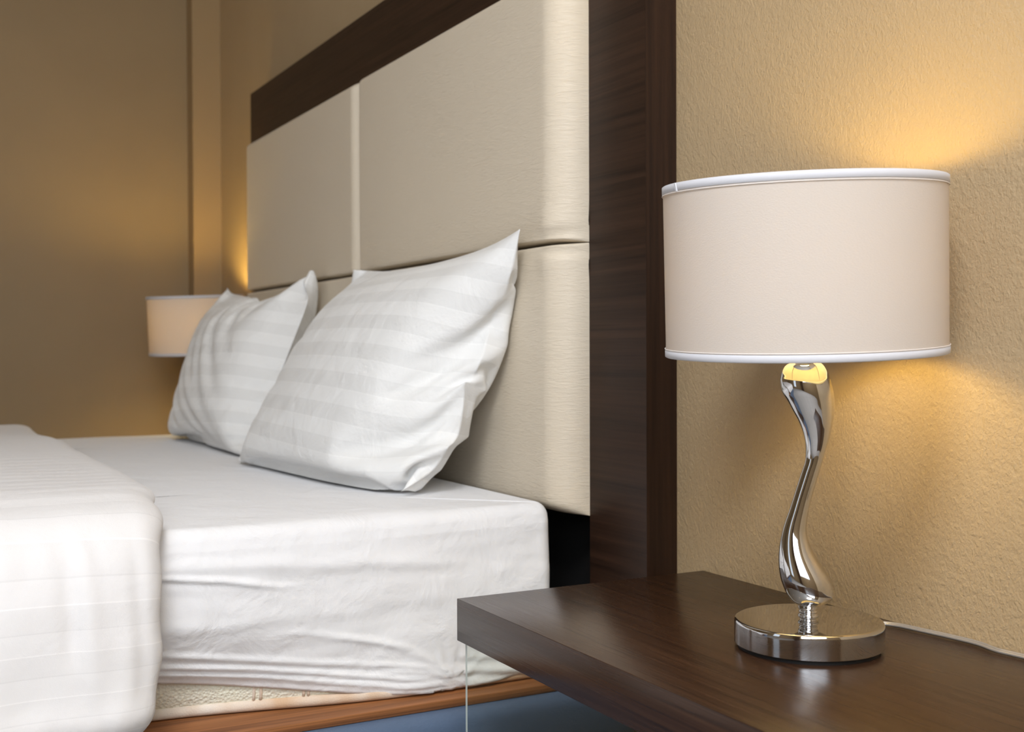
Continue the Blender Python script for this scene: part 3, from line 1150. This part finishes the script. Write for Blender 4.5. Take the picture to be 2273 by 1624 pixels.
# clear twin flex lying along the wall on the table
cw = [(-0.975, .905), (-0.967, .938), (-0.957, .965), (-0.940, .978), (-0.904, .984), (-0.870, .9885), (-0.840, .9895), (-0.815, .984), (-0.795, .9855), (-0.765, .9885), (-0.70, .9885), (-0.60, .9885)]
cp = catmull([(x - LX, y - LY, 0.0022) for x, y in cw], 6)
pa = []
for off in (-0.0019, 0.0019):
    q = []
    for i in range(len(cp)):
        d = cp[min(i + 1, len(cp) - 1)] - cp[max(i - 1, 0)]
        d /= np.linalg.norm(d)
        nrm = np.array([-d[1], d[0], 0])
        q.append(cp[i] + nrm * off + np.array([0, 0, 0.0007 if off > 0 else 0]))
    pa.append(tube(q, 0.0018, 10))
V, Fc = merge(pa)
mesh_obj('power_cord', V, Fc, M['cable'], lamp)

# the far lamp: a copy with its own parts
far = lamp.copy()
COL.objects.link(far)
far.location = (-3.555, 0.830, 0.4945)
for ch in list(lamp.children):
    if ch.name.startswith('power_cord'):
        continue
    c = ch.copy()
    COL.objects.link(c)
    c.parent = far
    if ch.name.startswith('bulb'):         # this lamp burns a stronger bulb
        c.data = ch.data.copy()
        c.data.materials.clear()
        c.data.materials.append(M['bulb_strong'])
far['label'] = 'distant table lamp with white drum shade, half hidden behind the far pillow'

# ------------------------------------------------------------------ added fill light on the ceiling, standing in for bounced flash
cl = empty('ceiling_fill_light', (0.28, -0.40, H))
tag(cl, 'round glowing fill light added on the ceiling above the open side of the room', 'added fill light')
V, Fc = lathe([(0.0001, -0.0002), (0.425, -0.0002), (0.43, -0.02), (0.425, -0.045), (0.405, -0.045), (0.405, -0.03), (0.0001, -0.03)], 64)
mesh_obj('housing', V, Fc, M['frame_white'], cl)
V, Fc = lathe([(0.404, -0.036), (0.403, -0.048), (0.34, -0.060), (0.19, -0.068), (0.0001, -0.070)], 64)
mesh_obj('fill_emitter', V, Fc, M['fill_emitter'], cl)

# ------------------------------------------------------------------ ceiling downlights over the bed and room
proto = None
where = ('nearest the lamp in front', 'above the near edge of the bed', 'above the far pillow side of the bed', 'near the door', 'in front of the tall window', 'in the far corner away from the headboard')
for i, (x, y) in enumerate(((-0.3, -0.6), (-1.6, -0.6), (-2.9, -0.6), (-0.3, -2.2), (-1.6, -2.2), (-2.9, -2.2))):
    if proto is None:
        d = empty('downlight', (x, y, H))
        V, Fc = lathe([(0.036, -0.0001), (0.046, -0.0001), (0.045, -0.006), (0.037, -0.008), (0.036, -0.0001)], 48)
        mesh_obj('bezel', V, Fc, M['chrome'], d)
        V, Fc = lathe([(0.0001, -0.003), (0.036, -0.003)], 48)
        mesh_obj('lens', V, Fc, M['spot'], d)
        proto = d
    else:
        d = proto.copy()
        COL.objects.link(d)
        d.location = (x, y, H)
        for ch in proto.children:
            c = ch.copy()
            COL.objects.link(c)
            c.parent = d
    tag(d, 'small round recessed ceiling downlight glowing warm, ' + where[i], 'downlight', 'ceiling downlights')
